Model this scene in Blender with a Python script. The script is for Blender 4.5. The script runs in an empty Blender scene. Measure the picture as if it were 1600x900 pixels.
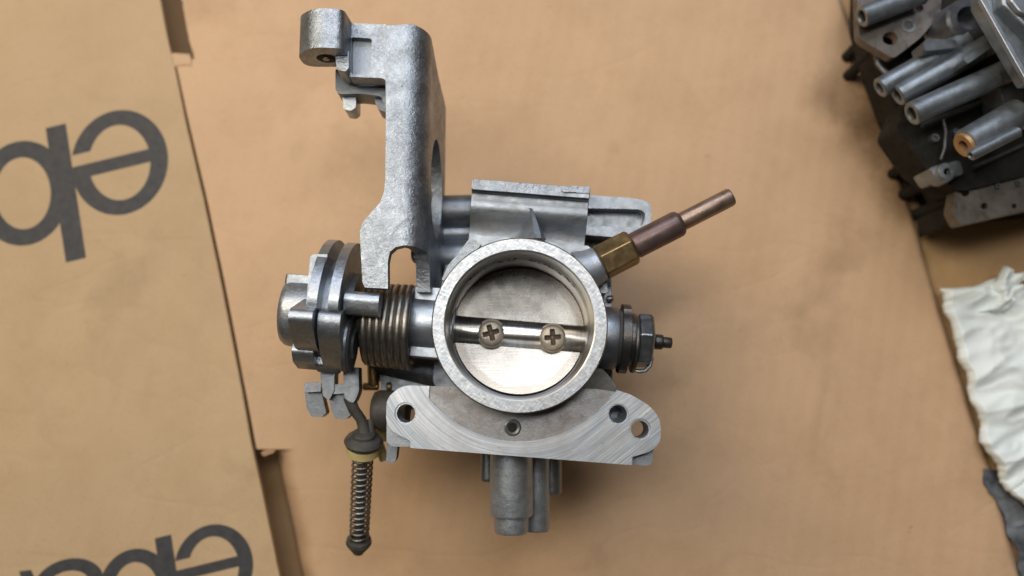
import bpy, bmesh, math, random
from mathutils import Vector, Matrix, noise
from mathutils.geometry import tessellate_polygon, intersect_line_plane

# ------------------------------------------------------------------ camera, light, exposure
S = bpy.context.scene
COL = S.collection
MM = 0.001
F = 1256.0            # focal length in photo pixels (photo 1600 wide)
CAMH = 315.0          # camera height above the cardboard, mm
TILT = math.radians(7.5)

cam = bpy.data.objects.new("camera", bpy.data.cameras.new("camera"))
COL.objects.link(cam)
cam.location = (0, 0, CAMH * MM)
cam.rotation_euler = (TILT, 0, 0)
cam.data.sensor_width = 36
cam.data.lens = 36 * F / 1600
cam.data.clip_start = 0.01
cam.data.clip_end = 20
cam.data.dof.use_dof = True
cam.data.dof.focus_distance = 0.238
cam.data.dof.aperture_fstop = 6.5
S.camera = cam

w = bpy.data.worlds.new("World"); S.world = w; w.use_nodes = True
bg = w.node_tree.nodes["Background"]
bg.inputs[0].default_value = (1.0, 0.76, 0.52, 1)
bg.inputs[1].default_value = 0.035

def area(name, loc, target, sx, sy, power, color):
    l = bpy.data.lights.new(name, 'AREA'); l.shape = 'RECTANGLE'; l.size = sx; l.size_y = sy
    l.energy = power; l.color = color
    o = bpy.data.objects.new(name, l); COL.objects.link(o)
    o.location = loc
    o.rotation_euler = (Vector(target) - Vector(loc)).to_track_quat('-Z', 'Y').to_euler()
    return o
area("workshop_lamp", (-0.06, 0.155, 0.74), (0, 0.0, 0.03), 0.60, 0.13, 2.1, (1.0, 0.96, 0.90))
area("ceiling_lamp", (-0.42, 0.30, 0.62), (0, 0, 0.03), 0.3, 0.4, 2.75, (1.0, 0.85, 0.63))
area("far_lamp", (0.02, 0.60, 0.62), (0, 0.1, 0.03), 0.6, 0.3, 2.3, (0.90, 0.97, 1.12))

S.view_settings.view_transform = 'Standard'
S.view_settings.look = 'None'
S.view_settings.exposure = 0.12
S.view_settings.gamma = 1.0
S.view_settings.use_curve_mapping = False
S.cycles.use_denoising = True
S.cycles.max_bounces = 8

# ------------------------------------------------------------------ photo pixel -> point at a height (mm)
ct, st = math.cos(TILT), math.sin(TILT)
def W(px, py, h):
    x = (px - 800) / F; y = (450 - py) / F
    dx, dy, dz = x, y * ct + st, y * st - ct
    k = (h - CAMH) / dz
    return Vector((dx * k, dy * k, h))
def depth(p):
    return (CAMH - p[2]) * ct + p[1] * st
def pr(px, py, h, rpx):            # radius in px -> mm at that point
    return rpx * depth(W(px, py, h)) / F

C = W(812, 507, 85)                # bore axis (mm)
ang = math.radians(-4.6)
U = Vector((math.cos(ang), math.sin(ang), 0)); V = Vector((-math.sin(ang), math.cos(ang), 0)); Z = Vector((0, 0, 1))
def K(a, b, h):
    return Vector((C.x, C.y, 0)) + U * a + V * b + Z * h
def toA(px, py, h):
    d = W(px, py, h) - C
    return d.dot(U)
def toB(px, py, h):
    d = W(px, py, h) - C
    return d.dot(V)

# ------------------------------------------------------------------ object helpers
WL = {}
def obj(name, bm, mat, parent=None, bevel=0.0, segs=2, sharp=32, recalc=True, subsurf=0, label=None, solid=0):
    if recalc:
        bmesh.ops.recalc_face_normals(bm, faces=bm.faces)
    vs = [v.co for v in bm.verts]
    lo = Vector((min(v.x for v in vs), min(v.y for v in vs), min(v.z for v in vs)))
    hi = Vector((max(v.x for v in vs), max(v.y for v in vs), max(v.z for v in vs)))
    c = (lo + hi) / 2
    for v in bm.verts:
        v.co = (v.co - c) * MM
    me = bpy.data.meshes.new(name); bm.to_mesh(me); bm.free()
    for p in me.polygons: p.use_smooth = True
    if not bevel:
        me.set_sharp_from_angle(angle=math.radians(sharp))
    me.materials.append(mat)
    o = bpy.data.objects.new(name, me); COL.objects.link(o)
    wl = c * MM
    WL[o.name] = wl
    if parent:
        o.parent = parent; o.location = wl - WL[parent.name]
    else:
        o.location = wl
    if solid:
        m = o.modifiers.new("solid", 'SOLIDIFY'); m.thickness = solid * MM; m.offset = -1
    if bevel:
        m = o.modifiers.new("bevel", 'BEVEL'); m.width = bevel * MM; m.segments = segs
        m.limit_method = 'ANGLE'; m.angle_limit = math.radians(sharp); m.harden_normals = True
    if subsurf:
        m = o.modifiers.new("sub", 'SUBSURF'); m.levels = subsurf; m.render_levels = subsurf
    if label: o["label"] = label
    return o
def thing(name, label, cat, loc, group=None):
    o = bpy.data.objects.new(name, None); COL.objects.link(o)
    o.empty_display_size = 0.02
    o.location = Vector(loc) * MM; WL[o.name] = Vector(loc) * MM
    o["label"] = label; o["category"] = cat
    if group: o["group"] = group
    return o

def prism_pts(bm, loops_top, loops_bot):
    """closed solid between matching loops (first outer, others holes)"""
    tv = [[bm.verts.new(p) for p in l] for l in loops_top]
    bv = [[bm.verts.new(p) for p in l] for l in loops_bot]
    ft = [v for l in tv for v in l]; fb = [v for l in bv for v in l]
    for tri in tessellate_polygon([[Vector((p.x, p.y, 0)) for p in l] for l in loops_top]):
        try:
            bm.faces.new([ft[i] for i in tri]); bm.faces.new([fb[i] for i in reversed(tri)])
        except ValueError: pass
    for a, b in zip(tv, bv):
        n = len(a)
        for i in range(n):
            j = (i + 1) % n
            bm.faces.new((a[i], a[j], b[j], b[i]))
def prism(bm, poly, ht, hb, holes=(), draft=0.0):
    """poly in photo px at height ht; walls drop vertically to hb"""
    lt = [[W(x, y, ht) for x, y in l] for l in (poly, *holes)]
    lb = []
    for k, l in enumerate(lt):
        c = sum(l, Vector()) / len(l)
        lb.append([Vector((c.x + (p.x - c.x) * (1 + draft), c.y + (p.y - c.y) * (1 + draft), hb)) for p in l])
    prism_pts(bm, lt, lb)
def circ(cx, cy, r, n=40, ry=None):
    ry = ry or r
    return [(cx + r * math.cos(2 * math.pi * i / n), cy + ry * math.sin(2 * math.pi * i / n)) for i in range(n)]
def rnd(pts, n=5):
    """corner rounding: pts (x,y) or (x,y,r)"""
    out = []
    N = len(pts)
    for i, p in enumerate(pts):
        r = p[2] if len(p) > 2 else 0
        P = Vector(p[:2])
        if not r: out.append(tuple(P)); continue
        A = Vector(pts[i - 1][:2]); B = Vector(pts[(i + 1) % N][:2])
        a = (A - P); b = (B - P)
        r1 = min(r, a.length * .48, b.length * .48)
        p0 = P + a.normalized() * r1; p1 = P + b.normalized() * r1
        for k in range(n + 1):
            t = k / n
            out.append(tuple(p0 * (1 - t) ** 2 + P * 2 * t * (1 - t) + p1 * t * t))
    return out
def frame(d):
    d = d.normalized()
    a = Z if abs(d.z) < .9 else Vector((1, 0, 0))
    x = d.cross(a).normalized(); y = d.cross(x).normalized()
    return x, y, d
def lathe(bm, A, d, prof, n=40, phase=0.0, closed=False):
    """prof [(t,r)] along unit d from A; r=0 ends or open ends are capped unless closed (a ring profile)"""
    x, y, d = frame(d)
    rings = []
    for t, r in prof:
        rings.append([bm.verts.new(A + d * t + (x * math.cos(2 * math.pi * i / n + phase) + y * math.sin(2 * math.pi * i / n + phase)) * max(r, 1e-3)) for i in range(n)])
    m = len(rings)
    for k in range(m if closed else m - 1):
        a, b = rings[k], rings[(k + 1) % m]
        for i in range(n):
            bm.faces.new((a[i], a[(i + 1) % n], b[(i + 1) % n], b[i]))
    if not closed:
        bm.faces.new(rings[0]); bm.faces.new(list(reversed(rings[-1])))
def cyl(bm, A, B, r, r2=None, n=32, ch=0.5):
    L = (B - A).length; r2 = r2 or r; ch = min(ch, L / 3, r / 2)
    lathe(bm, A, B - A, [(0, r - ch), (ch * .3, r - ch * .3), (ch, r), (L - ch, r2), (L - ch * .3, r2 - ch * .3), (L, r2 - ch)], n)
def tubebore(bm, A, B, ro, ri, dep, n=32, ch=.4):
    """cylinder from A (open bored end) to B"""
    L = (B - A).length
    lathe(bm, A, B - A, [(dep, ri), (0.4, ri), (0, ri + .35), (0, ro - ch), (ch, ro), (L, ro)], n)
def sweep(bm, pts, r, n=10, caps=True):
    rr = r if hasattr(r, '__len__') else [r] * len(pts)
    rings = []; prev = None
    for i, p in enumerate(pts):
        d = (pts[min(i + 1, len(pts) - 1)] - pts[max(i - 1, 0)]).normalized()
        if prev is None: x, y, _ = frame(d)
        else:
            x = (prev - d * prev.dot(d)).normalized(); y = d.cross(x)
        prev = x
        rings.append([bm.verts.new(p + (x * math.cos(2 * math.pi * k / n) + y * math.sin(2 * math.pi * k / n)) * rr[i]) for k in range(n)])
    for a, b in zip(rings, rings[1:]):
        for k in range(n):
            bm.faces.new((a[k], a[(k + 1) % n], b[(k + 1) % n], b[k]))
    if caps:
        bm.faces.new(rings[0]); bm.faces.new(list(reversed(rings[-1])))
def helix(A, B, R, turns, per=28, ph=0.0, R2=None):
    x, y, d = frame(B - A); L = (B - A).length; R2 = R2 or R
    N = int(turns * per)
    return [A + d * (L * i / N) + (x * math.cos(2 * math.pi * i / per + ph) + y * math.sin(2 * math.pi * i / per + ph)) * (R + (R2 - R) * i / N) for i in range(N + 1)]
def extr(bm, poly, d0, d1, org, ax, ay, ad):
    """2-D poly (local ax, ay) extruded along ad from d0 to d1"""
    t = [org + ax * p[0] + ay * p[1] + ad * d0 for p in poly]
    b = [org + ax * p[0] + ay * p[1] + ad * d1 for p in poly]
    tv = [bm.verts.new(p) for p in t]; bv = [bm.verts.new(p) for p in b]
    for tri in tessellate_polygon([[Vector((p[0], p[1], 0)) for p in poly]]):
        bm.faces.new([tv[i] for i in tri]); bm.faces.new([bv[i] for i in reversed(tri)])
    n = len(tv)
    for i in range(n):
        j = (i + 1) % n
        bm.faces.new((tv[i], tv[j], bv[j], bv[i]))
def BM(): return bmesh.new()

# ------------------------------------------------------------------ materials
class NT:
    def __init__(s, name):
        s.m = bpy.data.materials.new(name); s.m.use_nodes = True
        s.t = s.m.node_tree; s.b = s.t.nodes["Principled BSDF"]
        s.tc = s.t.nodes.new("ShaderNodeTexCoord")
    def n(s, typ, **kw):
        x = s.t.nodes.new(typ)
        for k, v in kw.items():
            if k.startswith('i_'): x.inputs[k[2:].replace('_', ' ')].default_value = v
            else: setattr(x, k, v)
        return x
    def l(s, a, b): s.t.links.new(a, b)
    def noise(s, scale, detail=4, rough=.6, vec=None, dist=0.0):
        x = s.n("ShaderNodeTexNoise"); x.inputs["Scale"].default_value = scale
        x.inputs["Detail"].default_value = detail; x.inputs["Roughness"].default_value = rough
        x.inputs["Distortion"].default_value = dist
        s.l(vec if vec is not None else s.tc.outputs["Object"], x.inputs["Vector"])
        return x.outputs["Fac"]
    def ramp(s, fac, stops, interp='LINEAR'):
        x = s.n("ShaderNodeValToRGB"); e = x.color_ramp.elements; x.color_ramp.interpolation = interp
        while len(e) < len(stops): e.new(.5)
        for i, (p, c) in enumerate(stops):
            e[i].position = p; e[i].color = (*c, 1) if len(c) == 3 else c
        s.l(fac, x.inputs[0]); return x.outputs[0]
    def mapping(s, scale, rot=(0, 0, 0), loc=(0, 0, 0), src=None):
        x = s.n("ShaderNodeMapping"); x.inputs["Scale"].default_value = scale; x.inputs["Rotation"].default_value = rot
        x.inputs["Location"].default_value = loc
        s.l(src if src is not None else s.tc.outputs["Object"], x.inputs["Vector"]); return x.outputs[0]
    def mix(s, fac, a, b, mode='MIX'):
        x = s.n("ShaderNodeMix", data_type='RGBA', blend_type=mode)
        if isinstance(fac, float): x.inputs[0].default_value = fac
        else: s.l(fac, x.inputs[0])
        for i, v in ((6, a), (7, b)):
            if isinstance(v, tuple): x.inputs[i].default_value = (*v, 1) if len(v) == 3 else v
            else: s.l(v, x.inputs[i])
        return x.outputs[2]
    def math(s, op, a, b=None):
        x = s.n("ShaderNodeMath", operation=op)
        for i, v in enumerate((a, b)):
            if v is None: continue
            if isinstance(v, (int, float)): x.inputs[i].default_value = v
            else: s.l(v, x.inputs[i])
        return x.outputs[0]
    def bump(s, h, strength=.3, dist=.0002, normal=None):
        x = s.n("ShaderNodeBump"); x.inputs["Strength"].default_value = strength; x.inputs["Distance"].default_value = dist
        s.l(h, x.inputs["Height"])
        if normal is not None: s.l(normal, x.inputs["Normal"])
        return x.outputs[0]
    def setb(s, **kw):
        for k, v in kw.items():
            i = s.b.inputs[{'color': 'Base Color', 'rough': 'Roughness', 'met': 'Metallic', 'normal': 'Normal', 'spec': 'Specular IOR Level', 'sheen': 'Sheen Weight', 'aniso': 'Anisotropic', 'coat': 'Coat Weight'}[k]]
            if isinstance(v, tuple): i.default_value = (*v, 1)
            elif isinstance(v, (int, float)): i.default_value = v
            else: s.l(v, i)

def g(v, tint=(1, 1, 1)): return tuple(v * t for t in tint)
COOL = (.89, .99, 1.12)
def metal(name, base, rough=.42, met=.8, grain=2600, gs=.35, var=.25, speck=0.0, stain=None, tint=COOL, gd=.00012, pits=.0):
    t = NT(name)
    big = t.noise(90, 5, .65)
    col = t.ramp(big, [(.3, g(base * (1 - var), tint)), (.7, g(base * (1 + var), tint))])
    fine = t.noise(grain, 3, .7)
    if speck:
        sp = t.ramp(fine, [(.50, (0, 0, 0)), (.66, (1, 1, 1))])
        col = t.mix(t.math('MULTIPLY', sp, speck), col, g(min(1, base * 1.9), tint))
        dk = t.ramp(t.noise(grain * .55, 3, .7), [(.30, (1, 1, 1)), (.42, (0, 0, 0))])
        col = t.mix(t.math('MULTIPLY', dk, speck * .8), col, g(base * .35, tint))
    if pits:
        pt = t.ramp(t.noise(grain * .35, 4, .75), [(.28, (1, 1, 1)), (.36, (0, 0, 0))])
        col = t.mix(t.math('MULTIPLY', pt, pits), col, g(base * .2, (1, .95, .9)))
    if stain:
        sm = t.ramp(t.noise(140, 6, .7, dist=.6), [(.52, (0, 0, 0)), (.72, (1, 1, 1))])
        col = t.mix(t.math('MULTIPLY', sm, .75), col, stain)
    r = t.ramp(t.noise(300, 5, .7), [(.3, g(rough * .75)), (.7, g(min(1, rough * 1.3)))])
    nb = t.bump(fine, gs, gd)
    nb = t.bump(t.noise(420, 4, .6), gs * .6, gd * 3, nb)
    t.setb(color=col, rough=r, met=met, normal=nb)
    if name == 'black_grime_shade': t.setb(spec=.1)
    return t.m
M = {}
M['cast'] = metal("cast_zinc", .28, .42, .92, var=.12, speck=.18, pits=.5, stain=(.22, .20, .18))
M['cast_dark'] = metal("cast_zinc_painted_shade_grime", .20, .44, .8, var=.3, speck=.08, stain=(.08, .07, .06), pits=.5)  # darker copy of the cast zinc: shade put into the base, plus grime
M['tube'] = metal('drain_tube_cast', .44, .46, .8, var=.14, speck=.3, gs=.6, pits=.5, stain=(.3, .3, .3))
M['bracket'] = metal("sand_cast_bracket", .29, .42, .88, grain=1500, gs=.6, var=.36, speck=.32, gd=.00025, pits=.9, stain=(.13, .135, .13))
M['bright'] = metal("bright_cast", .39, .40, .85, var=.15, speck=.25, pits=.4)
M['pulley'] = metal("pulley_metal", .37, .40, .88, grain=1500, gs=.55, var=.15, speck=.28, stain=(.2, .17, .13), pits=.5)
M['prong'] = metal('dull_grey_prong', .14, .42, .85, var=.2, speck=.15)
M['black_steel'] = metal("blackened_steel", .09, .38, .8, var=.4, speck=.1, stain=(.16, .12, .08), tint=(1, .97, .92))
M['spring'] = metal("spring_steel", .25, .36, .95, var=.35, stain=(.16, .11, .07), tint=(1.02, .99, .93))
M['shaft'] = metal("shaft_steel", .62, .22, 1.0, var=.12, gs=.08, stain=(.42, .36, .28))
M['brass'] = metal("old_brass", .27, .46, .95, var=.35, tint=(1.1, .80, .42), stain=(.10, .06, .03), gs=.2)
M['copper'] = metal("copper_tip", .34, .44, .9, var=.3, tint=(1.08, .80, .64), stain=(.35, .20, .12), gs=.12)
M['brown'] = metal("brown_sleeve", .12, .40, .6, var=.3, tint=(1.25, .86, .82), gs=.1)
M['rubber'] = metal("dirty_rubber", .05, .62, .0, var=.5, tint=(1.05, 1, .92), gs=.4, stain=(.12, .10, .08))
M['yellow'] = metal("yellowed_nylon", .50, .5, .0, var=.3, tint=(1.05, .88, .42), gs=.1, stain=(.22, .17, .08))
M['screw'] = metal("screw_zinc", .36, .50, .75, var=.3, tint=(1.05, .96, .82), stain=(.22, .13, .06), gs=.15)
M['rust_shade'] = metal('screw_recess_rust_shade', .045, .7, .0, var=.5, tint=(1.3, .8, .45))  # rust brown taken near black: recess shade is put into the colour
M['orange'] = metal("bronze_bush", .34, .5, .5, var=.2, tint=(1.2, .75, .38))
M['black'] = metal("black_grime_shade", .022, .6, .2, var=.5, tint=(1.05, 1, .95))  # grime black; also puts shade of holes and undersides into the colour

def machined(name, base, kind):
    t = NT(name)
    tc = t.tc.outputs["Object"]
    if kind == 'ring':      # crossed hand scratches over a bright worn face
        a = t.noise(1.0, 3, .6, t.mapping((420, 2600, 300), src=t.mapping((1, 1, 1), (0, 0, math.radians(-48)))), .5)
        b = t.noise(1.0, 3, .6, t.mapping((500, 1900, 300), src=t.mapping((1, 1, 1), (0, 0, math.radians(25)))), .7)
        sc = t.math('ADD', t.math('MULTIPLY', a, .5), t.math('MULTIPLY', b, .5))
    else:                   # fly-cut arcs round the bore, drifting into straight strokes on the right
        src = t.mapping((1, 1, 1), loc=kind)
        sep = t.n("ShaderNodeSeparateXYZ"); t.l(src, sep.inputs[0])
        ln = t.n("ShaderNodeVectorMath", operation='LENGTH'); t.l(src, ln.inputs[0])
        at = t.math('ARCTAN2', sep.outputs[1], sep.outputs[0])
        cb = t.n("ShaderNodeCombineXYZ"); t.l(t.math('MULTIPLY', ln.outputs["Value"], 3600), cb.inputs[0]); t.l(t.math('MULTIPLY', at, 1.3), cb.inputs[1])
        arc = t.noise(1.0, 4, .65, cb.outputs[0])
        cb2 = t.n("ShaderNodeCombineXYZ"); t.l(t.math('MULTIPLY', ln.outputs["Value"], 900), cb2.inputs[0]); t.l(t.math('MULTIPLY', at, .6), cb2.inputs[1])
        arc2 = t.noise(1.0, 3, .6, cb2.outputs[0])
        rt = t.mapping((1, 1, 1), (0, 0, math.radians(-38)))
        stw = t.noise(1.0, 4, .6, t.mapping((45, 2600, 100), src=rt))
        stw2 = t.noise(1.0, 2, .6, t.mapping((35, 900, 100), src=rt))
        msk = t.ramp(t.math('MULTIPLY', sep.outputs[0], 30), [(.30, (0, 0, 0)), (.75, (1, 1, 1))])
        sc = t.mix(msk, t.mix(.5, arc, arc2), t.mix(.45, stw, stw2))
    blot = t.noise(120, 6, .7)
    col = t.ramp(sc, [(.34, g(base * .55, COOL)), (.48, g(base * .92, COOL)), (.66, g(min(.95, base * 1.5)))])
    col = t.mix(t.ramp(blot, [(.42, (0, 0, 0)), (.75, (.55, .55, .55))]), col, g(base * .6, (1, .99, .97)))
    pt = t.ramp(t.noise(520, 4, .75), [(.27, (1, 1, 1)), (.34, (0, 0, 0))])
    col = t.mix(t.math('MULTIPLY', pt, .7), col, (.07, .06, .05))
    t.setb(color=col, rough=t.ramp(sc, [(.3, g(.5)), (.7, g(.34))]), met=.75, normal=t.bump(sc, .45, .00012))
    return t.m
M['ring'] = machined("machined_rim", .46, 'ring')

def cardboard(name, base, dark, scale=1.0, warp=0, patches=()):
    t = NT(name)
    tc = t.tc.outputs["Object"]
    fib = t.noise(1.0, 3, .6, t.mapping((700, 2600, 700), (0, 0, warp)))
    mott = t.noise(45, 6, .62)
    cloud = t.noise(9, 4, .55)
    col = t.ramp(cloud, [(.3, tuple(c * .90 for c in base)), (.72, tuple(min(1, c * 1.08) for c in base))])
    col = t.mix(t.ramp(mott, [(.44, (0, 0, 0)), (.80, (.55, .55, .55))]), col, dark)
    col = t.mix(t.ramp(fib, [(.25, (.22, .22, .22)), (.6, (0, 0, 0))]), col, tuple(c * .72 for c in base))
    oil = t.ramp(t.noise(16, 5, .6, dist=.4), [(.60, (0, 0, 0)), (.78, (.5, .5, .5))])
    col = t.mix(oil, col, tuple(c * .62 for c in dark))
    spot = t.ramp(t.noise(150, 3, .7), [(.72, (0, 0, 0)), (.80, (.6, .6, .6))])
    col = t.mix(spot, col, (.14, .085, .045))
    flute = t.n("ShaderNodeTexWave", wave_type='BANDS', bands_direction='X'); flute.inputs["Scale"].default_value = 48
    flute.inputs["Distortion"].default_value = .6; t.l(t.mapping((1, 1, 1), (0, 0, warp)), flute.inputs["Vector"])
    for (sx, sy, sr, sa) in patches:  # brown tone fading out from each point, broken by noise
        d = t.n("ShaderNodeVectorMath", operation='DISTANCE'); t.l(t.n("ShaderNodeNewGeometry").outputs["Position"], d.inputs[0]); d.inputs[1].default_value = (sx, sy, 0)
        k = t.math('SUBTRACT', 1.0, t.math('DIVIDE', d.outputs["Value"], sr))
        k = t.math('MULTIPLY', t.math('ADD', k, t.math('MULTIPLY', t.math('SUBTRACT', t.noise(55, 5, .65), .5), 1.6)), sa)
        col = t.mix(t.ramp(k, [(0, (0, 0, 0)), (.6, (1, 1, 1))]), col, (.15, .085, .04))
    cre = t.noise(1.0, 3, .5, t.mapping((10, 22, 10), (0, 0, .5), (3, 1, 0)), .3)
    cr = t.math('ABSOLUTE', t.math('SUBTRACT', cre, .5))
    crl = t.ramp(cr, [(0, (1, 1, 1)), (.012, (0, 0, 0))])
    col = t.mix(t.math('MULTIPLY', crl, .05), col, tuple(c * .45 for c in base))
    fs = t.ramp(t.noise(1100, 2, .8), [(.30, (1, 1, 1)), (.40, (0, 0, 0))])
    col = t.mix(t.math('MULTIPLY', fs, .35), col, tuple(c * .55 for c in base))
    nb = t.bump(flute.outputs["Fac"], .16, .0003)
    nb = t.bump(t.ramp(cr, [(0, (0, 0, 0)), (.03, (1, 1, 1))]), .25, .0003, nb)
    nb = t.bump(t.noise(60, 3, .5), .25, .0010, nb)
    nb = t.bump(fib, .20, .0001, nb)
    t.setb(color=col, rough=.72, met=0.0, normal=nb, spec=.3)
    return t.m
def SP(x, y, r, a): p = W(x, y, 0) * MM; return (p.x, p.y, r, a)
dark_patches = [SP(1370, 190, .020, .55), SP(1300, 150, .016, .30), SP(1415, 300, .014, .45)]
M['card'] = cardboard("kraft_cardboard", (.580, .392, .242), (.45, .285, .16), warp=.2, patches=dark_patches)
M['card_left'] = cardboard("kraft_cardboard_left", (.49, .355, .215), (.41, .28, .155), warp=.2)
M['card_low'] = cardboard("kraft_cardboard_lower", (.46, .30, .155), (.36, .22, .11), warp=.3)
M['card_edge'] = cardboard("torn_card_edge", (.40, .25, .14), (.30, .18, .10))

t = NT("black_print")
mt = t.noise(300, 5, .7)
t.setb(color=t.ramp(mt, [(.3, (.030, .032, .036)), (.62, (.055, .056, .060)), (.78, (.10, .088, .070))]), rough=.62, met=0.0, spec=.35, normal=t.bump(t.noise(900, 3, .6), .15, .0001))
M['ink'] = t.m
t = NT("white_rag")
wv = t.noise(2600, 3, .6)
cl = t.noise(40, 5, .6)
c0 = t.ramp(cl, [(.35, (.74, .82, .83)), (.65, (.84, .91, .92))])
c0 = t.mix(t.ramp(t.noise(70, 4, .7, dist=.5), [(.70, (0, 0, 0)), (.76, (.85, .85, .85))]), c0, (.10, .12, .12))
t.setb(color=c0, rough=.9, met=0.0, sheen=.3, normal=t.bump(wv, .4, .0003))
M['rag'] = t.m
t = NT("grey_cloth")
t.setb(color=t.ramp(t.noise(60, 5, .7), [(.38, (.03, .035, .045)), (.65, (.20, .22, .25))]), rough=.9, met=0.0, normal=t.bump(t.noise(900, 3, .6), .5, .0005))
M['greycloth'] = t.m

# ------------------------------------------------------------------ the surface: workbench and cardboard
bm = BM()
prism_pts(bm, [[Vector(p) for p in ((-600, -600, -34), (600, -600, -34), (600, 700, -34), (-600, 700, -34))]],
          [[Vector(p) for p in ((-600, -600, -60), (600, -600, -60), (600, 700, -60), (-600, 700, -60))]])
o = obj("ground", bm, M['card_low']); o['kind'] = 'structure'

def P2(px, py): p = W(px, py, 0); return (p.x, p.y)
def edge_fn(pts):
    q = sorted([P2(*p)[::-1] for p in pts])          # (y, x)
    def f(y):
        if y <= q[0][0]: a, b = q[0], q[1]
        elif y >= q[-1][0]: a, b = q[-2], q[-1]
        else:
            for a, b in zip(q, q[1:]):
                if a[0] <= y <= b[0]: break
        return a[1] + (b[1] - a[1]) * (y - a[0]) / (b[0] - a[0])
    return f
LE = edge_fn([(247, -20), (262, 60), (274, 110), (290, 190), (318, 310), (345, 440), (378, 610), (392, 690), (408, 760), (437, 900)])
SL = edge_fn([(247, -20), (262, 60), (276, 110), (293, 190), (321, 310), (348, 440), (381, 610), (396, 690), (412, 760), (441, 900)])
RE = edge_fn([(1312, -20), (1362, 120), (1384, 192), (1404, 256), (1437, 360), (1463, 450), (1496, 558), (1532, 672), (1558, 750), (1597, 900)])
YT = P2(800, -160)[1]; YB = P2(800, 1060)[1]
ys1 = P2(300, 92)[1]; ys2 = P2(420, 702)[1]

# main sheet: a fine grid, its left border bent down where slots were cut
def main_pt(u, y):
    l = SL(y); r = RE(y)
    wob = noise.noise(Vector((y * .05, 3.1, 0))) * .5 + noise.noise(Vector((y * .3, 7.7, 0))) * .18
    l2 = l + .25
    slot = 0.0
    if y > ys1: slot = 1.0
    if y < ys2: slot = 2.0
    if slot == 1.0: l2 = l + 8.5 + .5 * noise.noise(Vector((y * .4, 0, 0)))
    x = l2 + (r + wob - l2) * u
    z = .9 * noise.noise(Vector((x * .012, y * .012, 5))) + .15 * noise.noise(Vector((x * .06, y * .06, 9)))
    z -= .9
    if slot == 2.0:
        k = max(0.0, 1 - (x - l) / (15 + 2 * noise.noise(Vector((y * .1, 2, 2)))))
        z -= 24.0 * k ** 2.0 * min(1, (ys2 - y) / 3.0 + .2)
    kr = max(0, 1 - (r - x) / 14)
    z -= 1.2 * kr * kr
    return Vector((x, y, z))
bm = BM()
ylist = []
y = YB
while y < YT:
    ylist.append(y); y += 2.0
ylist += [ys1, ys1 + .05, ys2, ys2 - .05]; ylist = sorted(ylist)
us = [(i / 150) ** 1.35 for i in range(151)]
rows = [[bm.verts.new(main_pt(u, yy)) for u in us] for yy in ylist]
for a, b in zip(rows, rows[1:]):
    for i in range(len(us) - 1):
        bm.faces.new((a[i], a[i + 1], b[i + 1], b[i]))
for f in bm.faces: 
    if f.normal.z < 0: pass
bmesh.ops.recalc_face_normals(bm, faces=bm.faces)
if sum(f.normal.z for f in bm.faces) < 0: bmesh.ops.reverse_faces(bm, faces=bm.faces)
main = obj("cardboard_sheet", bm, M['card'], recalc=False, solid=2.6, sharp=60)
main['label'] = "broad tan cardboard flap without print, under the silver carburetor"; main['category'] = "cardboard"; main['group'] = "cardboard flaps on the bench"

def flat_thing(name, outline, z0, z1, mat, label, cat, group=None):
    bm = BM()
    prism_pts(bm, [[Vector((x, y, z1)) for x, y in outline]], [[Vector((x, y, z0)) for x, y in outline]])
    o = obj(name, bm, mat, bevel=.25)
    o['label'] = label; o['category'] = cat
    if group: o['group'] = group
    return o
# left sheet
out = [(LE(yy) + .12 * noise.noise(Vector((yy * .5, 1, 1))), yy) for yy in [YB + (YT - YB) * i / 120 for i in range(121)]]
out += [(-420, YT), (-420, YB)]
left = flat_thing("cardboard_sheet", out, -2.4, .2, M['card_left'], "yellowish cardboard flap with black printed letters, left of the long seam", "cardboard", "cardboard flaps on the bench")
# a lower flap glimpsed at the right
out = [P2(1250, -160), P2(1900, -160), P2(1900, 1060), P2(1420, 1060)]
low = flat_thing("cardboard_sheet", out, -7.5, -5.0, M['card_low'], "lower brownish cardboard flap beneath the rag at the right edge", "cardboard", "cardboard flaps on the bench")
# lower layer under the left slots
out = [P2(120, -160), P2(420, -160), P2(560, 1060), P2(260, 1060)]
bm = BM(); prism_pts(bm, [[Vector((x, y, -9 + .6)) for x, y in out]], [[Vector((x, y, -8.9)) for x, y in out]])
# torn paper tab at the end of the upper slot
bm.free()
under = flat_thing("cardboard_sheet", out, -30, -24.0, M['card_low'], "inner flap glimpsed in the two slots cut along the left seam", "cardboard", "cardboard flaps on the bench")
bm = BM()
tab = [P2(263, 84), P2(272, 82), P2(296, 84), P2(299, 94), P2(298, 103), P2(289, 101), P2(272, 104), P2(266, 96)]
prism_pts(bm, [[Vector((x, y, -.2)) for x, y in tab]], [[Vector((x, y, -1.2)) for x, y in tab]])
obj("torn_tab", bm, M['card'], main, bevel=.3)
bm = BM()
tab = [P2(405, 708), P2(418, 700), P2(434, 692), P2(440, 697), P2(431, 700), P2(426, 708), P2(410, 714)]
prism_pts(bm, [[Vector((x, y, -1.5)) for x, y in tab]], [[Vector((x, y, -2.2)) for x, y in tab]])
obj("torn_tab", bm, M['card_edge'], main, bevel=.2)

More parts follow.
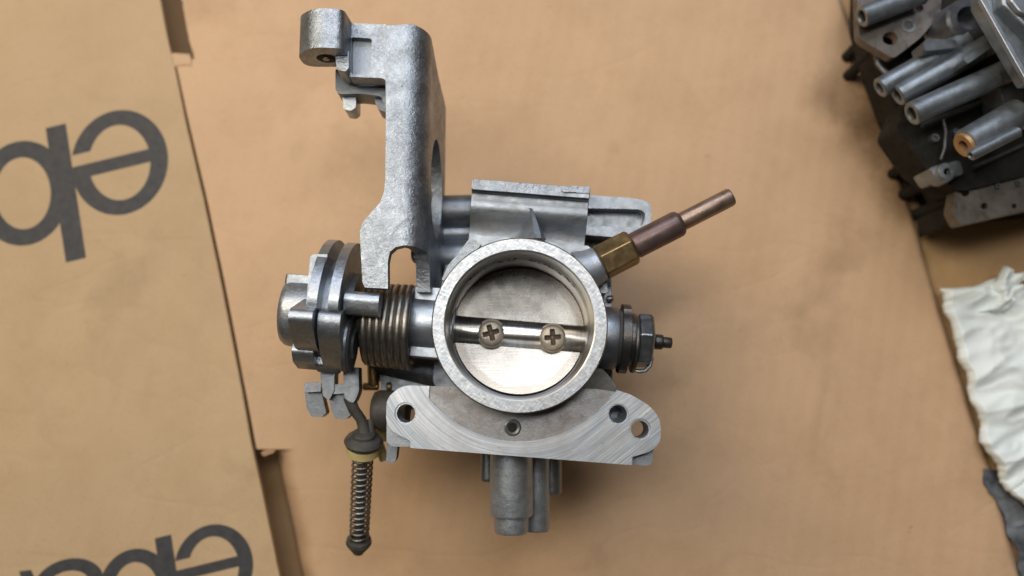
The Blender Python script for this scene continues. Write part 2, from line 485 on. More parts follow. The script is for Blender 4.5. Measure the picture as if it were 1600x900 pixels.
# ------------------------------------------------------------------ printed letters (flat ink sheets on the left flap)
def ell(rx, ry, a0, a1, n=40, cx=0, cy=0):
    return [(cx + rx * math.cos(math.radians(a0 + (a1 - a0) * i / n)), cy + ry * math.sin(math.radians(a0 + (a1 - a0) * i / n))) for i in range(n + 1)]
LN = [0]
def letter(loops, cx, cy, s, ex=(-.972, .236), ey=(.150, .989)):
    def T(p): return (cx + s * (p[0] * ex[0] + p[1] * ey[0]), cy + s * (p[0] * ex[1] + p[1] * ey[1]))
    bm = BM(); LN[0] += 1
    lp = []
    for l in loops:
        q = []
        for p in l:
            a, b = T(p); v = W(a, b, .2); q.append(Vector((v.x, v.y, .215 + .012 * LN[0])))
        lp.append(q)
    flat = [v for l in lp for v in l]
    vs = [bm.verts.new(v) for v in flat]
    for tri in tessellate_polygon([[Vector((p.x, p.y, 0)) for p in l] for l in lp]):
        try: f = bm.faces.new([vs[i] for i in tri])
        except ValueError: continue
        f.normal_update()
        if f.normal.z < 0: f.normal_flip()
    o = obj("printed_letter", bm, M['ink'], left, recalc=False)
    return o
def L_e():
    rx, ry, ix, iy = .95, 1.0, .60, .72
    b0, b1 = -.125, .125
    aO = math.degrees(math.asin(b0 / ry)); aI = math.degrees(math.asin(b0 / iy)); aI1 = math.degrees(math.asin(b1 / iy))
    outer = ell(rx, ry, aO, 339.5, 60) + ell(ix, iy, 331, 180 - aI, 30)
    hole = ell(ix, iy, aI1, 180 - aI1, 30)
    return [outer, hole]
def L_b():
    rx, ry, ix, iy = .90, 1.0, .54, .69
    x0, x1 = -1.02, -.62
    a = math.degrees(math.acos(-x1 / rx))
    outer = [(x0, -1.12), (x1, -1.12)] + ell(rx, ry, 180 + a, 540 - a, 60) + [(x1, 1.50), (x0, 1.50)]
    return [outer, ell(ix, iy, 0, 354, 40)]
def L_a():
    rx, ry, ix, iy = .86, .62, .52, .34
    outer = ell(rx, ry, 60, 330, 40, -.1, -.38) + [(.72, -.95), (1.0, -.98), (.98, -.70), (.86, -.66), (.82, .35), (.6, .85), (0, 1.0), (-.6, .9), (-.8, .5), (-.45, .45), (-.2, .70), (.2, .7), (.45, .5), (.45, .25)]
    return [outer, ell(ix, iy, 0, 350, 30, -.08, -.38)]
letter(L_e(), 187, 254, 81)
letter(L_b(), 36, 302, 81)
letter(L_e(), 334, 886, 66)
letter(L_b(), 213, 924, 66)
letter(L_a(), 104, 941, 66)
letter([[(-.2, -1.4), (.15, -1.4), (1.0, 1.0), (.62, 1.0), (.18, -.3), (-.4, 1.0), (-.8, 1.0), (0, -.8)]], -6, 960, 66)

# ================================================================== THE CARBURETOR
carb = thing("carburetor", "silver throttle body with round bright bore, spring linkage and angled brass fitting, standing on cardboard", "carburetor", (C.x, C.y, 0))

# --- hidden lower body that carries the rest
HS = 62.0
bm = BM()
lathe(bm, K(0, 2, -.6), Z, [(0, 24), (1.5, 25.5), (18, 25.5), (22, 27), (45, 27), (49, 24.6)], 48)
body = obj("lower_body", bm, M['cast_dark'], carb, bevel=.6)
bm = BM()
prism(bm, rnd([(690, 440, 10), (700, 400, 10), (760, 372, 10), (930, 378, 12), (955, 430, 12), (957, 600, 16), (900, 640, 10), (720, 640, 10), (676, 600, 10)]), 49, 15)
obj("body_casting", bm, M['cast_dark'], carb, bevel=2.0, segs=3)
bm = BM()   # dark shelf under the throttle side, left of the ring
prism(bm, rnd([(592, 575, 8), (705, 575, 6), (740, 640, 6), (600, 640, 8)]), 44, 25)
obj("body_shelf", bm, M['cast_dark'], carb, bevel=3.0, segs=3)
bm = BM()   # dark round plug left of the flange
cyl(bm, W(581, 640, 50), W(640, 642, 50), pr(600, 640, 50, 31), ch=2.5)
obj("side_plug", bm, M['rubber'], carb)
bm = BM()   # dark wedge at the right under the ring
prism(bm, rnd([(925, 560, 5), (950, 585, 3), (966, 606, 4), (950, 622, 4), (900, 615, 3)]), 63, 40)
obj("cast_lug", bm, M['black_steel'], carb, bevel=.8)
bm = BM()
prism(bm, rnd([(925, 440, 5), (952, 425, 6), (956, 470, 5), (952, 500, 4), (925, 500, 3)]), 58, 40)
cyl(bm, W(948, 467, 60), W(958, 466, 60), 1.0, n=14, ch=.3)
obj("cast_lug", bm, M['cast'], carb, bevel=.8)

# --- bore rim and wall
Ro = 138 * depth(C) / F; Ri = 116.5 * depth(C) / F
bm = BM()
prof = [(85, Ro - .35), (84.6, Ro), (76, Ro), (48, Ro - .3), (48, Ri - .9), (63, Ri - .9), (76.5, Ri - .85), (77.2, Ri - .45), (84.2, Ri - .15), (84.8, Ri), (85, Ri + .35)]
lathe(bm, K(0, 0, 0), Z, prof, 128, closed=True)
wall = obj("bore_wall", bm, M['cast'], carb, sharp=30)
t = NT("bore_wall_metal")
bandn = t.noise(1.0, 3, .6, t.mapping((60, 60, 2600)))
st2 = t.noise(60, 5, .65)
col = t.ramp(bandn, [(.3, (.26, .26, .26)), (.7, (.42, .42, .41))])
col = t.mix(t.ramp(st2, [(.45, (0, 0, 0)), (.75, (.7, .7, .7))]), col, (.20, .15, .12))
t.setb(color=col, rough=.36, met=.92, normal=t.bump(bandn, .15, .0001))
wall.data.materials[0] = t.m
bm = BM()
lathe(bm, K(0, 0, 0), Z, [(85.08, Ro - .4), (84.9, Ro - .38), (84.9, Ri + .4), (85.08, Ri + .42)], 128, closed=True)
obj("machined_rim", bm, M['ring'], carb, sharp=20)
# carbon crumbs left on the bore wall
random.seed(4)
bm = BM()
for i in range(34):
    a = math.radians(random.choice([random.uniform(38, 62), random.uniform(60, 88), random.uniform(96, 140)]))
    p = K((Ri - .9) * math.cos(a), (Ri - .9) * math.sin(a), 75.5 + random.uniform(-.9, 1.0))
    L = random.uniform(.2, .7)
    d = Vector((-math.sin(a), math.cos(a), 0)) * L
    sweep(bm, [p - d, p - d * .2 + Z * random.uniform(-.15, .15), p + d], [.06, random.uniform(.14, .26), .06], 6)
cr = obj("carbon_crumbs", bm, M['black'], wall); cr['kind'] = 'stuff'

# --- throttle plate, shaft, screws
pa = math.radians(10.5)
pv = V * math.cos(pa) + Z * (-math.sin(pa))       # towards image top = deeper
pn = U.cross(pv).normalized()
bm = BM()
HP = HS + 2.0
lathe(bm, K(0, 0, HP) - pn * .7, pn, [(0, Ri - 1.2), (.35, Ri - .93), (1.1, Ri - .93), (1.5, Ri - 1.1)], 96)
pl = obj("throttle_plate", bm, M['shaft'], carb)
t = NT("throttle_plate_metal")
mm = t.noise(70, 5, .6)
col = t.ramp(mm, [(.3, (.35, .35, .345)), (.7, (.43, .43, .42))])
reflect_tint = t.ramp(t.noise(38, 4, .6, dist=.5), [(.52, (0, 0, 0)), (.80, (.4, .4, .4))])
col = t.mix(reflect_tint, col, (.26, .215, .20))  # brown-mauve reflection put into the plate colour in noisy patches
gr = t.n('ShaderNodeVectorMath', operation='LENGTH'); t.l(t.tc.outputs['Object'], gr.inputs[0])
rd = t.math('ADD', t.math('MULTIPLY', gr.outputs['Value'], 50), t.math('MULTIPLY', t.noise(130, 4, .6), .18))
col = t.mix(t.ramp(rd, [(1.03 * .93, (0, 0, 0)), (1.0, (.45, .45, .45))]), col, (.17, .145, .13))
t.setb(color=col, rough=t.ramp(t.noise(200, 5, .7), [(.3, g(.22)), (.7, g(.32))]), met=.97, normal=t.bump(t.noise(1.0, 3, .6, t.mapping((90, 2200, 90))), .10, .0001))
pl.data.materials[0] = t.m
rs = 22.5 * depth(K(0, 0, HS + 3)) / F
bm = BM()
cyl(bm, K(-24.4, -1.5, HP), K(24.4, -1.5, HP), rs, n=64, ch=.2)
shaft = obj("throttle_shaft", bm, M['shaft'], carb)
t = NT("polished_shaft")
lw = t.noise(1.0, 4, .6, t.mapping((2400, 120, 120), (0, 0, ang)))
col = t.ramp(lw, [(.3, (.45, .45, .45)), (.7, (.70, .70, .69))])
t.setb(color=col, rough=.26, met=1.0, normal=t.bump(lw, .2, .0001))
shaft.data.materials[0] = t.m
def screw_head(center, R, hgt, rot):
    bm = BM(); n = 52; cutv = set()
    grid = []
    for i in range(n + 1):
        row = []
        for j in range(n + 1):
            u = 2 * i / n - 1; v = 2 * j / n - 1
            x = u * math.sqrt(1 - v * v / 2); y = v * math.sqrt(1 - u * u / 2)
            r = min(1, math.hypot(x, y))
            h = hgt * (max(0, 1 - r ** 3.4)) ** .6
            a, b = x * math.cos(rot) + y * math.sin(rot), -x * math.sin(rot) + y * math.cos(rot)
            wd = .19; ln = .66
            cut = 0
            for (s1, s2) in ((a, b), (b, a)):
                e = max(0, min(1, (wd - abs(s2)) / .06)) * max(0, min(1, (ln - abs(s1)) / .12))
                cut = max(cut, e)
            if max(abs(a), abs(b)) < .30: cut = max(cut, max(0, min(1, (.40 - abs(a) - abs(b)) / .08)))
            h -= cut * hgt * (.95 - .30 * r)
            h += .05 * noise.noise(Vector((x * 5, y * 5, rot)))
            v_ = bm.verts.new(center + U * (x * R) + V * (y * R) + Z * h); row.append(v_)
            if cut > .45: cutv.add(v_)
        grid.append(row)
    for a, b in zip(grid, grid[1:]):
        for j in range(n):
            f = bm.faces.new((a[j], b[j], b[j + 1], a[j + 1]))
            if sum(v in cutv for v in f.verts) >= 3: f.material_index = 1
    return bm
for (sx, sy, rot) in ((767, 520, .35), (864, 527, .15)):
    hh = HP + rs - .45
    c0 = W(sx, sy, hh + 2)
    aa = (c0 - C).dot(U); bb = (c0 - C).dot(V)
    R = pr(sx, sy, hh + 1.5, 20.5)
    bm = BM()          # flat milled into the shaft, seen as a slightly wider seat ring
    lathe(bm, K(aa, bb, hh - 3.0), Z, [(0, R * 1.13), (2.5, R * 1.13), (2.75, R * 1.04), (2.85, .5)], 48)
    seat = obj("screw_seat", bm, M['screw'], shaft)
    bm = screw_head(K(aa, bb, hh + .35), R, 1.35, rot)
    sc = obj("screw", bm, M['screw'], shaft, recalc=True, sharp=40); sc.data.materials.append(M['rust_shade'])
    bm = BM(); lathe(bm, K(aa, bb, hh + .35), Z, [(0, R * .99), (.25, R * .995)], 44)
    obj("screw", bm, M['screw'], shaft) if False else bm.free()

# --- left shaft boss with its two ledges
aR = -Ro + 1.5
a0 = toA(634, 506, HS + 9)
bm = BM()
cyl(bm, K(a0, 0, HS), K(aR + 4, 0, HS), 8.6, n=48, ch=.6)
obj("shaft_boss", bm, M['bright'], carb)
bm = BM()
def ubox(bm, a0, a1, b0, b1, h0, h1):
    extr(bm, [(a0, b0), (a1, b0), (a1, b1), (a0, b1)], h0, h1, Vector((C.x, C.y, 0)), U, V, Z)
ubox(bm, a0 + .2, aR + 4, 6.4, 11.2, HS - 6, HS + 5.0)
obj("boss_ledge", bm, M['bright'], carb, bevel=1.3, segs=3)
bm = BM()
ubox(bm, a0 + .2, aR + 5, -11.0, -6.6, HS - 6, HS + 3.6)
obj("boss_ledge", bm, M['bright'], carb, bevel=1.3, segs=3)

# --- return spring
aS0 = toA(560, 515, HS + 11); aS1 = toA(640, 515, HS + 11)
bm = BM()
wr = 1.26
A = K(aS0, -1.7, HS); B = K(aS1 - .8, -1.7, HS)
sp = helix(A, B, 11.8, 7.0, 36, .4, 12.4)
sweep(bm, sp, wr, 12)
spring = obj("return_spring", bm, M['spring'], carb, sharp=80)
bm = BM()
cyl(bm, K(aS0 - 10, -1.2, HS), K(a0 + 1, -1.2, HS), 8.2, n=32)
obj("spring_core", bm, M['black_steel'], carb)

# --- throttle pulley
pul_e = None
def disc_poly(fn, n=72, a0=0, a1=360):
    return [(fn(a) * math.cos(math.radians(a)), fn(a) * math.sin(math.radians(a))) for a in [a0 + (a1 - a0) * i / n for i in range(n)]]
def sector(a, R, r, s0=-75, s1=98, bl=14):
    a = (a + 180) % 360 - 180
    def sm(x): x = max(0, min(1, x)); return x * x * (3 - 2 * x)
    k = sm((a - s0) / bl) * sm((s1 - a) / bl)
    return r + (R - r) * k
ORG = K(0, 0, HS)
ap1 = toA(527, 380, HS) + .3; ap2 = toA(556, 382, HS) + .1
RB = toB(530, 377, HS)
bm = BM(); extr(bm, disc_poly(lambda a: sector(a, RB, 15, bl=10)), ap1 - 1.6, ap1 + 1.3, ORG, V, Z, U)
pulley = obj("throttle_pulley", bm, M['pulley'], carb, bevel=1.3, segs=4)
bm = BM(); extr(bm, disc_poly(lambda a: sector(a, RB - .5, 15, bl=10)), ap2 - 1.4, ap2 + 1.6, ORG, V, Z, U)
obj("pulley_flange", bm, M['pulley'], pulley, bevel=1.3, segs=4)
bm = BM(); extr(bm, disc_poly(lambda a: sector(a, RB - 6.2, 12, s1=112)), ap1 + .5, ap2 - .2, ORG, V, Z, U)
obj("pulley_groove", bm, M['pulley'], pulley, bevel=.5)
bm = BM(); extr(bm, disc_poly(lambda a: sector(a, RB - 10, 9)), ap2 + 1, ap2 + 3.4, ORG, V, Z, U)
obj("pulley_web", bm, M['cast_dark'], pulley, bevel=.8)
# outer hub (round end at the far left)
ah = toA(441, 505, HS + 2)
bm = BM()
lathe(bm, K(ah, 0, HS), U, [(0, 8.6), (.3, 9.7), (1.2, 10.4), (2.4, 10.7), (ap1 - ah, 10.9)], 56)
obj("pulley_hub", bm, M['pulley'], pulley)
bm = BM()
ubox(bm, toA(451, 455, HS), ap1, 8.0, 11.6, HS - 3, HS + 6)
obj("hub_key", bm, M['cast'], pulley, bevel=.9, segs=3)
# tab standing behind the hub
bm = BM(); prism(bm, rnd([(485, 397, 8), (512, 397, 3), (500, 470, 2), (478, 478, 2)]), 80, 62)
obj("pulley_tab", bm, M['cast'], pulley, bevel=1.2, segs=3)
# cable fingers on the near side
def arc_lug(a0, a1, prof, lab, mat='pulley', bev=1.4):
    bm = BM(); extr(bm, prof, a0, a1, ORG, V, Z, U)
    return obj(lab, bm, M[mat], pulley, bevel=bev, segs=3)
hA = HS + 22
x0 = toA(455, 510, hA); x1 = toA(492, 510, hA)
arc_lug(x0, x1, rnd([(toB(470, 484, 88), 26, 2), (toB(470, 500, 88), 26.5, 5), (toB(470, 546, 80), 16, 4), (toB(470, 546, 80), 8, 1), (-2, 4), (4, 10, 2)]), "cable_finger", bev=2.2)
x0 = toA(455, 560, HS + 12); x1 = toA(489, 560, HS + 12)
arc_lug(x0, x1, rnd([(toB(470, 549, 76), 13, 1.5), (toB(470, 566, 74), 10, 1.2), (toB(470, 578, 68), 2, 2), (toB(470, 560, 68), -3), (-4, -2), (-5, 9)]), "cable_finger", bev=.8)
x2 = toA(520, 570, HS + 12)
arc_lug(x1 - .5, x2, rnd([(-7, 6, 1), (toB(470, 570, 72), 7, 1.2), (toB(470, 581, 66), 1, 2), (toB(470, 560, 66), -4), (-4, -4)]), "cable_finger", bev=.7)
# large link barrel, right of the fingers
xb0 = toA(503, 535, HS + 14); xb1 = toA(538, 535, HS + 14)
bb = toB(520, 545, HS + 8)
bm = BM()
prof = rnd([(toB(520, 486, 88), 23, 4), (toB(520, 520, 86), 22, 8), (toB(520, 582, 70), 8, 8), (toB(520, 576, 62), -6, 6), (bb + 4, -8, 4), (4, 4)])
extr(bm, prof, xb0, xb1, ORG, V, Z, U)
obj("link_barrel", bm, M['pulley'], pulley, bevel=2.3, segs=4)
bm = BM()
lathe(bm, K(xb1 - .5, bb + 2, HS + 7), U, [(0, 9.0), (1.2, 8.8), (1.9, 8.0), (2.0, 4.6), (2.6, 4.2), (2.6, .5)], 44)
obj("barrel_face", bm, M['cast_dark'], pulley)
# horizontal stop arm reaching over the spring
bm = BM()
xs0 = toA(536, 473, HS + 20); xs1 = toA(591, 474, HS + 20)
b_s = toB(560, 474, HS + 17)
extr(bm, rnd([(-3.6, -3, 1.5), (-3.4, 2.6, 2), (1.2, 4.0, 2.5), (3.4, 2.8, 1.5), (3.4, -3, 1.5)]), xs0, xs1 , K(0, b_s, HS + 16), V, Z, U)
sm_ = obj("stop_arm", bm, M['pulley'], pulley, bevel=1.7, segs=3)

# --- accelerator link below the pulley: prongs, rod, boot, spring
def blk(bm, poly, ht, hb): prism(bm, rnd(poly), ht, hb)
link = None
bm = BM(); blk(bm, [(500, 578), (523, 578), (522, 610, 3), (514, 626, 4), (504, 618, 3)], 60, 54); blk(bm, [(536, 574), (560, 574), (561, 612, 6), (552, 632, 8), (538, 622, 4)], 60, 54)
link = obj("link_lever", bm, M['cast_dark'], carb, bevel=.9)
for (x, y) in ((476, 597), (514, 600)):
    bm = BM()
    prism(bm, rnd([(x, y + 1, 2), (x + 24, y, 2), (x + 25, y + 12, 3), (x + 34, y + 48, 3), (x + 26, y + 55, 3), (x + 10, y + 54, 3), (x + 3, y + 40, 2), (x, y + 15, 2)]), 57, 52)
    pg = obj("link_prong", bm, M['prong'], link, bevel=.9, segs=3)
    bm = BM()
    prism(bm, rnd([(x - 1, y + 1, 3), (x + 26, y, 3), (x + 25, y + 15, 2), (x, y + 16, 2)]), 59.5, 55)
    obj("prong_head", bm, M['cast_dark'], pg, bevel=1.0, segs=3)
bm = BM()
sweep(bm, [W(545, 620, 58), W(553, 640, 57), W(564, 655, 56), W(569, 672, 55), W(570, 690, 54)], [1.9, 1.8, 1.7, 1.9, 2.0], 14)
sweep(bm, [W(578, 655, 54), W(579, 672, 54), W(578, 686, 53)], [1.2, 1.5, 1.4], 12)
rodb = obj("link_rod", bm, M['rubber'], carb)
P0 = W(568, 684, 55); P1 = W(560, 862, 34)
dr = (P1 - P0).normalized()
bm = BM()
rB = pr(566, 690, 54, 30)
lathe(bm, P0 - dr * 2, dr, [(0, rB * .45), (.5, rB * .6), (1.4, rB * .62), (2.2, rB * .9), (3.2, rB), (4.4, rB * .92), (4.9, rB * .78)], 40)
obj("rubber_boot", bm, M['rubber'], rodb)
bm = BM()
lathe(bm, P0 + dr * 3.0, dr, [(0, rB * .70), (.4, rB * .84), (2.6, rB * .86), (3.0, rB * .7)], 40)
obj("nylon_washer", bm, M['yellow'], rodb)
L = (P1 - P0).length
bm = BM()
sA = P0 + dr * 6; sB = P0 + dr * (L - 5)
sweep(bm, helix(sA, sB, 3.15, 15.5, 24, .3, 2.95), .42, 8)
sweep(bm, helix(sA, sA + dr * .8, 3.1, 1, 24), .42, 8)
obj("coil_spring", bm, M['spring'], rodb, sharp=80)
bm = BM()
cyl(bm, P0 + dr * 5, P0 + dr * (L - 4), 1.75, n=20)
obj("spring_guide", bm, M['cast_dark'], rodb)
bm = BM()
lathe(bm, P0 + dr * (L - 5.4), dr, [(0, 3.4), (.3, 4.1), (1.6, 4.3), (2.4, 3.9), (4.2, 2.7), (4.6, 2.2), (5.6, 1.9), (5.9, 1.2)], 28)
obj("spring_seat", bm, M['rubber'], rodb)
# brass idle bits glimpsed behind the flange corner
bm = BM()
cyl(bm, W(567, 604, 44), W(592, 604, 44), 1.3, n=16); cyl(bm, W(582, 566, 44), W(584, 604, 44), 1.9, n=16)
cyl(bm, W(604, 604, 44), W(612, 604, 44), 1.5, n=16)
cyl(bm, W(594, 560, 40), W(594, 596, 40), 3.0, n=16)
obj("idle_screw", bm, M['brass'], carb)
bm = BM(); cyl(bm, W(585, 560, 42), W(690, 585, 42), 5.2, n=24)
obj("vacuum_pipe", bm, M['cast_dark'], carb)
bm = BM(); cyl(bm, W(589, 684, 42), W(601, 720, 42), 1.6, n=16); cyl(bm, W(590, 655, 42), W(590, 690, 42), 3.4, n=20)
obj("idle_screw", bm, M['yellow'], carb)

# --- cable bracket (unfolded plate, bent down on its right side)
HB = 82.0
def Xm(px, py=250): return W(px, py, HB)
xb = W(668, 250, HB).x          # outer face of the side wall
RF = 7.5
def Q(px, py): p = W(px, py, HB); return Vector((p.x, p.y))
sb = xb - RF                    # start of the bend in s
arcL = RF * math.pi / 2
def bend(s, y, d):              # s unfolded x, d depth below the outer surface
    r = RF - d
    if s <= sb: return Vector((s, y, HB - d))
    if s <= sb + arcL:
        a = (s - sb) / RF
        return Vector((sb + r * math.sin(a), y, HB - RF + r * math.cos(a)))
    return Vector((xb - d + .07 * (s - sb - arcL), y, HB - RF - (s - sb - arcL)))
def wallp(drop, py): return Vector((sb + arcL + drop, Q(668, py).y))
S0 = Vector((sb, 0)); 
outl = [Q(601, 40), Q(645, 37), Q(655, 39), wallp(0, 46), wallp(5, 58), wallp(14, 78), wallp(24, 92), wallp(30, 100)]
outl += [wallp(30, 200), wallp(30, 300), wallp(30, 425), wallp(30, 448), wallp(3, 449), wallp(2, 410), wallp(-1, 392)]
outl += [Q(648, 384), Q(632, 383), Q(618, 386), Q(609, 394), Q(606, 408), Q(606, 451), Q(570, 449), Q(566, 440), Q(563, 380), Q(562, 362), Q(567, 347), Q(580, 332), Q(594, 316), Q(600, 300), Q(602, 280), Q(603, 170)]
def slot(px0, px1, drop0, drop1):
    y0 = Q(668, px0).y; y1 = Q(668, px1).y; m = sb + arcL + (drop0 + drop1) / 2; r = (drop1 - drop0) / 2
    pts = []
    for i in range(13):
        a = math.pi * i / 12
        pts.append(Vector((m + r * math.cos(a), y0 - r * 1.6 + r * 1.6 * math.sin(a))))
    for i in range(13):
        a = math.pi + math.pi * i / 12
        pts.append(Vector((m + r * math.cos(a), y1 + r * 1.6 + r * 1.6 * math.sin(a))))
    return pts
holes = [slot(186, 352, 1.5, 24)]
bm = BM()
vsf = [[bm.verts.new((p.x, p.y, 0)) for p in l] for l in [outl] + holes]
fl = [v for l in vsf for v in l]
for tri in tessellate_polygon([[Vector((p.x, p.y, 0)) for p in l] for l in [outl] + holes]):
    try: bm.faces.new([fl[i] for i in tri])
    except ValueError: pass
for k in range(11):
    s = sb + arcL * k / 10
    geo = bm.verts[:] + bm.edges[:] + bm.faces[:]
    bmesh.ops.bisect_plane(bm, geom=geo, plane_co=(s, 0, 0), plane_no=(1, 0, 0), dist=1e-5)
TH = 4.2
top = {v: v.co.copy() for v in bm.verts}
faces = [[v for v in f.verts] for f in bm.faces]
bedges = [e for e in bm.edges if len(e.link_faces) == 1]
bed = [(e.verts[0], e.verts[1]) for e in bedges]
low_v = {v: bm.verts.new(bend(c.x, c.y, TH)) for v, c in top.items()}
for f in faces: bm.faces.new([low_v[v] for v in reversed(f)])
for a, b in bed: bm.faces.new((a, b, low_v[b], low_v[a]))
for v, c in top.items(): v.co = bend(c.x, c.y, 0)
bracket = obj("cable_bracket", bm, M['bracket'], carb, bevel=.7, segs=2, sharp=40)
bm = BM()
yb0, yb1 = Q(668, 352).y, Q(668, 200).y
prism_pts(bm, [[Vector((xb - 9, yb0, 55)), Vector((xb - .4, yb0, 50)), Vector((xb - .4, yb1, 50)), Vector((xb - 9, yb1, 55))]],
          [[Vector((xb - 9, yb0, 45)), Vector((xb - .4, yb0, 46)), Vector((xb - .4, yb1, 46)), Vector((xb - 9, yb1, 45))]])
obj("slot_web", bm, M['bright'], bracket, bevel=.4)
# raised pad joining the bracket to its boss (upper left)
bm = BM()
prism(bm, rnd([(546, 36, 2), (603, 38), (606, 128), (598, 122, 6), (546, 120, 2)]), HB - .2, HB - 6,
      holes=[rnd([(549, 58, 3), (549, 116, 3), (578, 116, 3), (581, 60, 5)])])
obj("bracket_pad", bm, M['bracket'], bracket, bevel=.9)
bm = BM()
prism(bm, rnd([(546, 54), (584, 54), (584, 118), (546, 118)]), HB - 2.6, HB - 7)
obj("pad_recess", bm, M['cast'], bracket, bevel=.4)
bm = BM()
prism(bm, rnd([(524, 108, 3), (603, 112), (606, 172), (601, 168), (596, 150, 6), (562, 146, 6), (530, 147, 6), (524, 140, 3)]), HB - 9, HB - 18)
obj("bracket_shelf", bm, M['cast_dark'], bracket, bevel=1.4, segs=3)
bm = BM(); prism(bm, rnd([(533, 135, 2), (556, 135, 2), (556, 168, 4), (549, 173, 4), (537, 171, 4)]), HB - 12, HB - 20)
obj("bracket_prong", bm, M['bright'], bracket, bevel=1.2, segs=3)
bm = BM(); prism(bm, rnd([(586, 140), (603, 140), (605, 176, 2), (592, 171, 3), (586, 160, 2)]), HB - 12, HB - 20)
obj("bracket_prong", bm, M['cast_dark'], bracket, bevel=1.0, segs=3)
# eye boss: barrel lying along the image's vertical
hb = HB + 1
bA = W(503, 93, hb); bB = W(506, 22, hb)
d = Vector((0, 1, 0))
wd = (W(545, 60, hb + 4) - W(464, 60, hb + 4)).x
cx = (W(545, 60, hb + 4).x + W(464, 60, hb + 4).x) / 2
y0 = W(500, 92, hb).y; y1 = W(500, 18, hb + 6).y
prof = rnd([(-wd / 2, -6, 4), (-wd / 2, 3, 4), (-wd / 2 + 4.5, 7.2, 4), (0, 8.2, 4), (wd / 2 - 1, 7.4, 2.2), (wd / 2, -6, 2)])
bm = BM(); extr(bm, prof, y0, y1, Vector((cx, 0, hb)), Vector((1, 0, 0)), Z, d)
boss = obj("bracket_eye", bm, M['bracket'], bracket, bevel=1.2, segs=3)
bm = BM(); lathe(bm, Vector((cx + .5, y0 - .12, hb + .2)), d, [(0, 2.9), (.1, 3.1), (.2, 3.1), (.2, 1.9), (6, 1.9), (6, .3)], 28)
obj("eye_shade_disc", bm, M['black'], boss)  # black disc on the solid eye, hole shade put into its colour
bm = BM(); cyl(bm, Vector((cx + .3, y0 - .4, hb + .2)), Vector((cx + .3, y0 + 1, hb + .2)), 1.1, n=16, ch=.2)
obj("cable_stub", bm, M['screw'], boss)
bm = BM(); prism(bm, rnd([(523, 80), (545, 80), (545, 106, 3), (540, 112, 3), (526, 108, 3)]), HB + 3, HB - 6)
obj("eye_neck", bm, M['bracket'], bracket, bevel=1.2, segs=3)
bm = BM(); cyl(bm, W(655, 394, 70), W(655, 402, 66), 2.6, n=24)
obj("bracket_pin", bm, M['black_steel'], bracket)

# --- top block with curved face, rough machined strip, fin
def prof_ext(name, pts, pxl, pxr, hl, mat, bev=.4, y_at=300, mi=None):
    """pts (py,h) sampled at column 828; extruded along U between px columns"""
    poly = [((W(828, y, h) - C).dot(V), h) for y, h in pts]
    bm = BM()
    extr(bm, poly, toA(pxl, y_at, hl), toA(pxr, y_at, hl), Vector((C.x, C.y, 0)), V, Z, U)
    return bm
def arcp(y0, y1, h0, hm, n=9):
    out = []
    for i in range(n):
        t = i / (n - 1)
        out.append((y0 + (y1 - y0) * t, h0 + (hm - h0) * math.sin(math.pi * t) ** .8))
    return out
pts = [(287, 72), (287.5, 73), (302, 73), (303, 71.6)] + [(305, 70.2), (309, 69.6), (314, 69.5), (320, 69.7), (327, 69.8), (334, 69.5), (342, 68.7), (350, 67.6), (358, 66.6), (366, 66.0), (374, 65.8), (392, 65.6), (392, 40), (300, 40)]
bm = prof_ext("", pts, 737, 921, 70, None)
obj("top_block", bm, M['cast'], carb, bevel=.5)
bm = BM()
ubox(bm, toA(738.5, 294, 73) , toA(921.5, 294, 73), toB(828, 303, 73.1), toB(828, 287, 73.1) + .1, 72.4, 73.25)
t = machined("rough_strip", .55, 'ring'); M['strip'] = t
obj("machined_strip", bm, M['bracket'], carb, bevel=.12)
bm = BM(); prism(bm, rnd([(893, 290), (922, 292), (921, 302, 2), (880, 300, 3), (876, 296, 3)]), 73.7, 72.8)
obj("strip_flake", bm, M['bracket'], carb, bevel=.2)
# curved fin running from the block to the rim
bm = BM()
rows = []
for i in range(9):
    t_ = i / 8
    cx_ = 828 + 8 * math.sin(t_ * 1.6); yy = 325 + 47 * t_; h = 70 + 6 * t_
    wl = 1.5 + 38 * t_ ** 1.6; wr = 1.2 + 16 * t_ ** 1.2
    rows.append([bm.verts.new(W(cx_ - wl, yy + 1, h - 4 - 6 * t_)), bm.verts.new(W(cx_ - wl * .55, yy, h - 2.2 - 2 * t_)), bm.verts.new(W(cx_ - 1, yy, h)), bm.verts.new(W(cx_ + 3 + wr * .4, yy, h - .4)), bm.verts.new(W(cx_ + wr, yy + 1, h - 8 - 2 * t_)), bm.verts.new(W(cx_, yy + 1, h - 18))])
for a, b in zip(rows, rows[1:]):
    for k in range(6): bm.faces.new((a[k], a[(k + 1) % 6], b[(k + 1) % 6], b[k]))
bm.faces.new(rows[0]); bm.faces.new(list(reversed(rows[-1])))
obj("casting_fin", bm, M['bright'], carb, sharp=50)
# collar between the block and the rim
bm = BM(); prism(bm, rnd([(736, 366), (919, 384, 2), (945, 412, 8), (950, 458, 4)] + [(812 + 129 * math.cos(math.radians(a)), 510 + 129 * math.sin(math.radians(a))) for a in range(-24, -157, -6)] + [(688, 452, 3), (697, 421, 2), (734, 372, 2)]), 66, 45)
obj("rim_collar", bm, M['cast'], carb, bevel=1.0, segs=3)
bm = BM(); prism(bm, rnd([(737, 372, 2), (752, 382), (716, 422), (700, 440, 2), (690, 437, 2), (700, 414, 2)]), 69, 62)
obj("gusset", bm, M['bracket'], carb, bevel=.6)
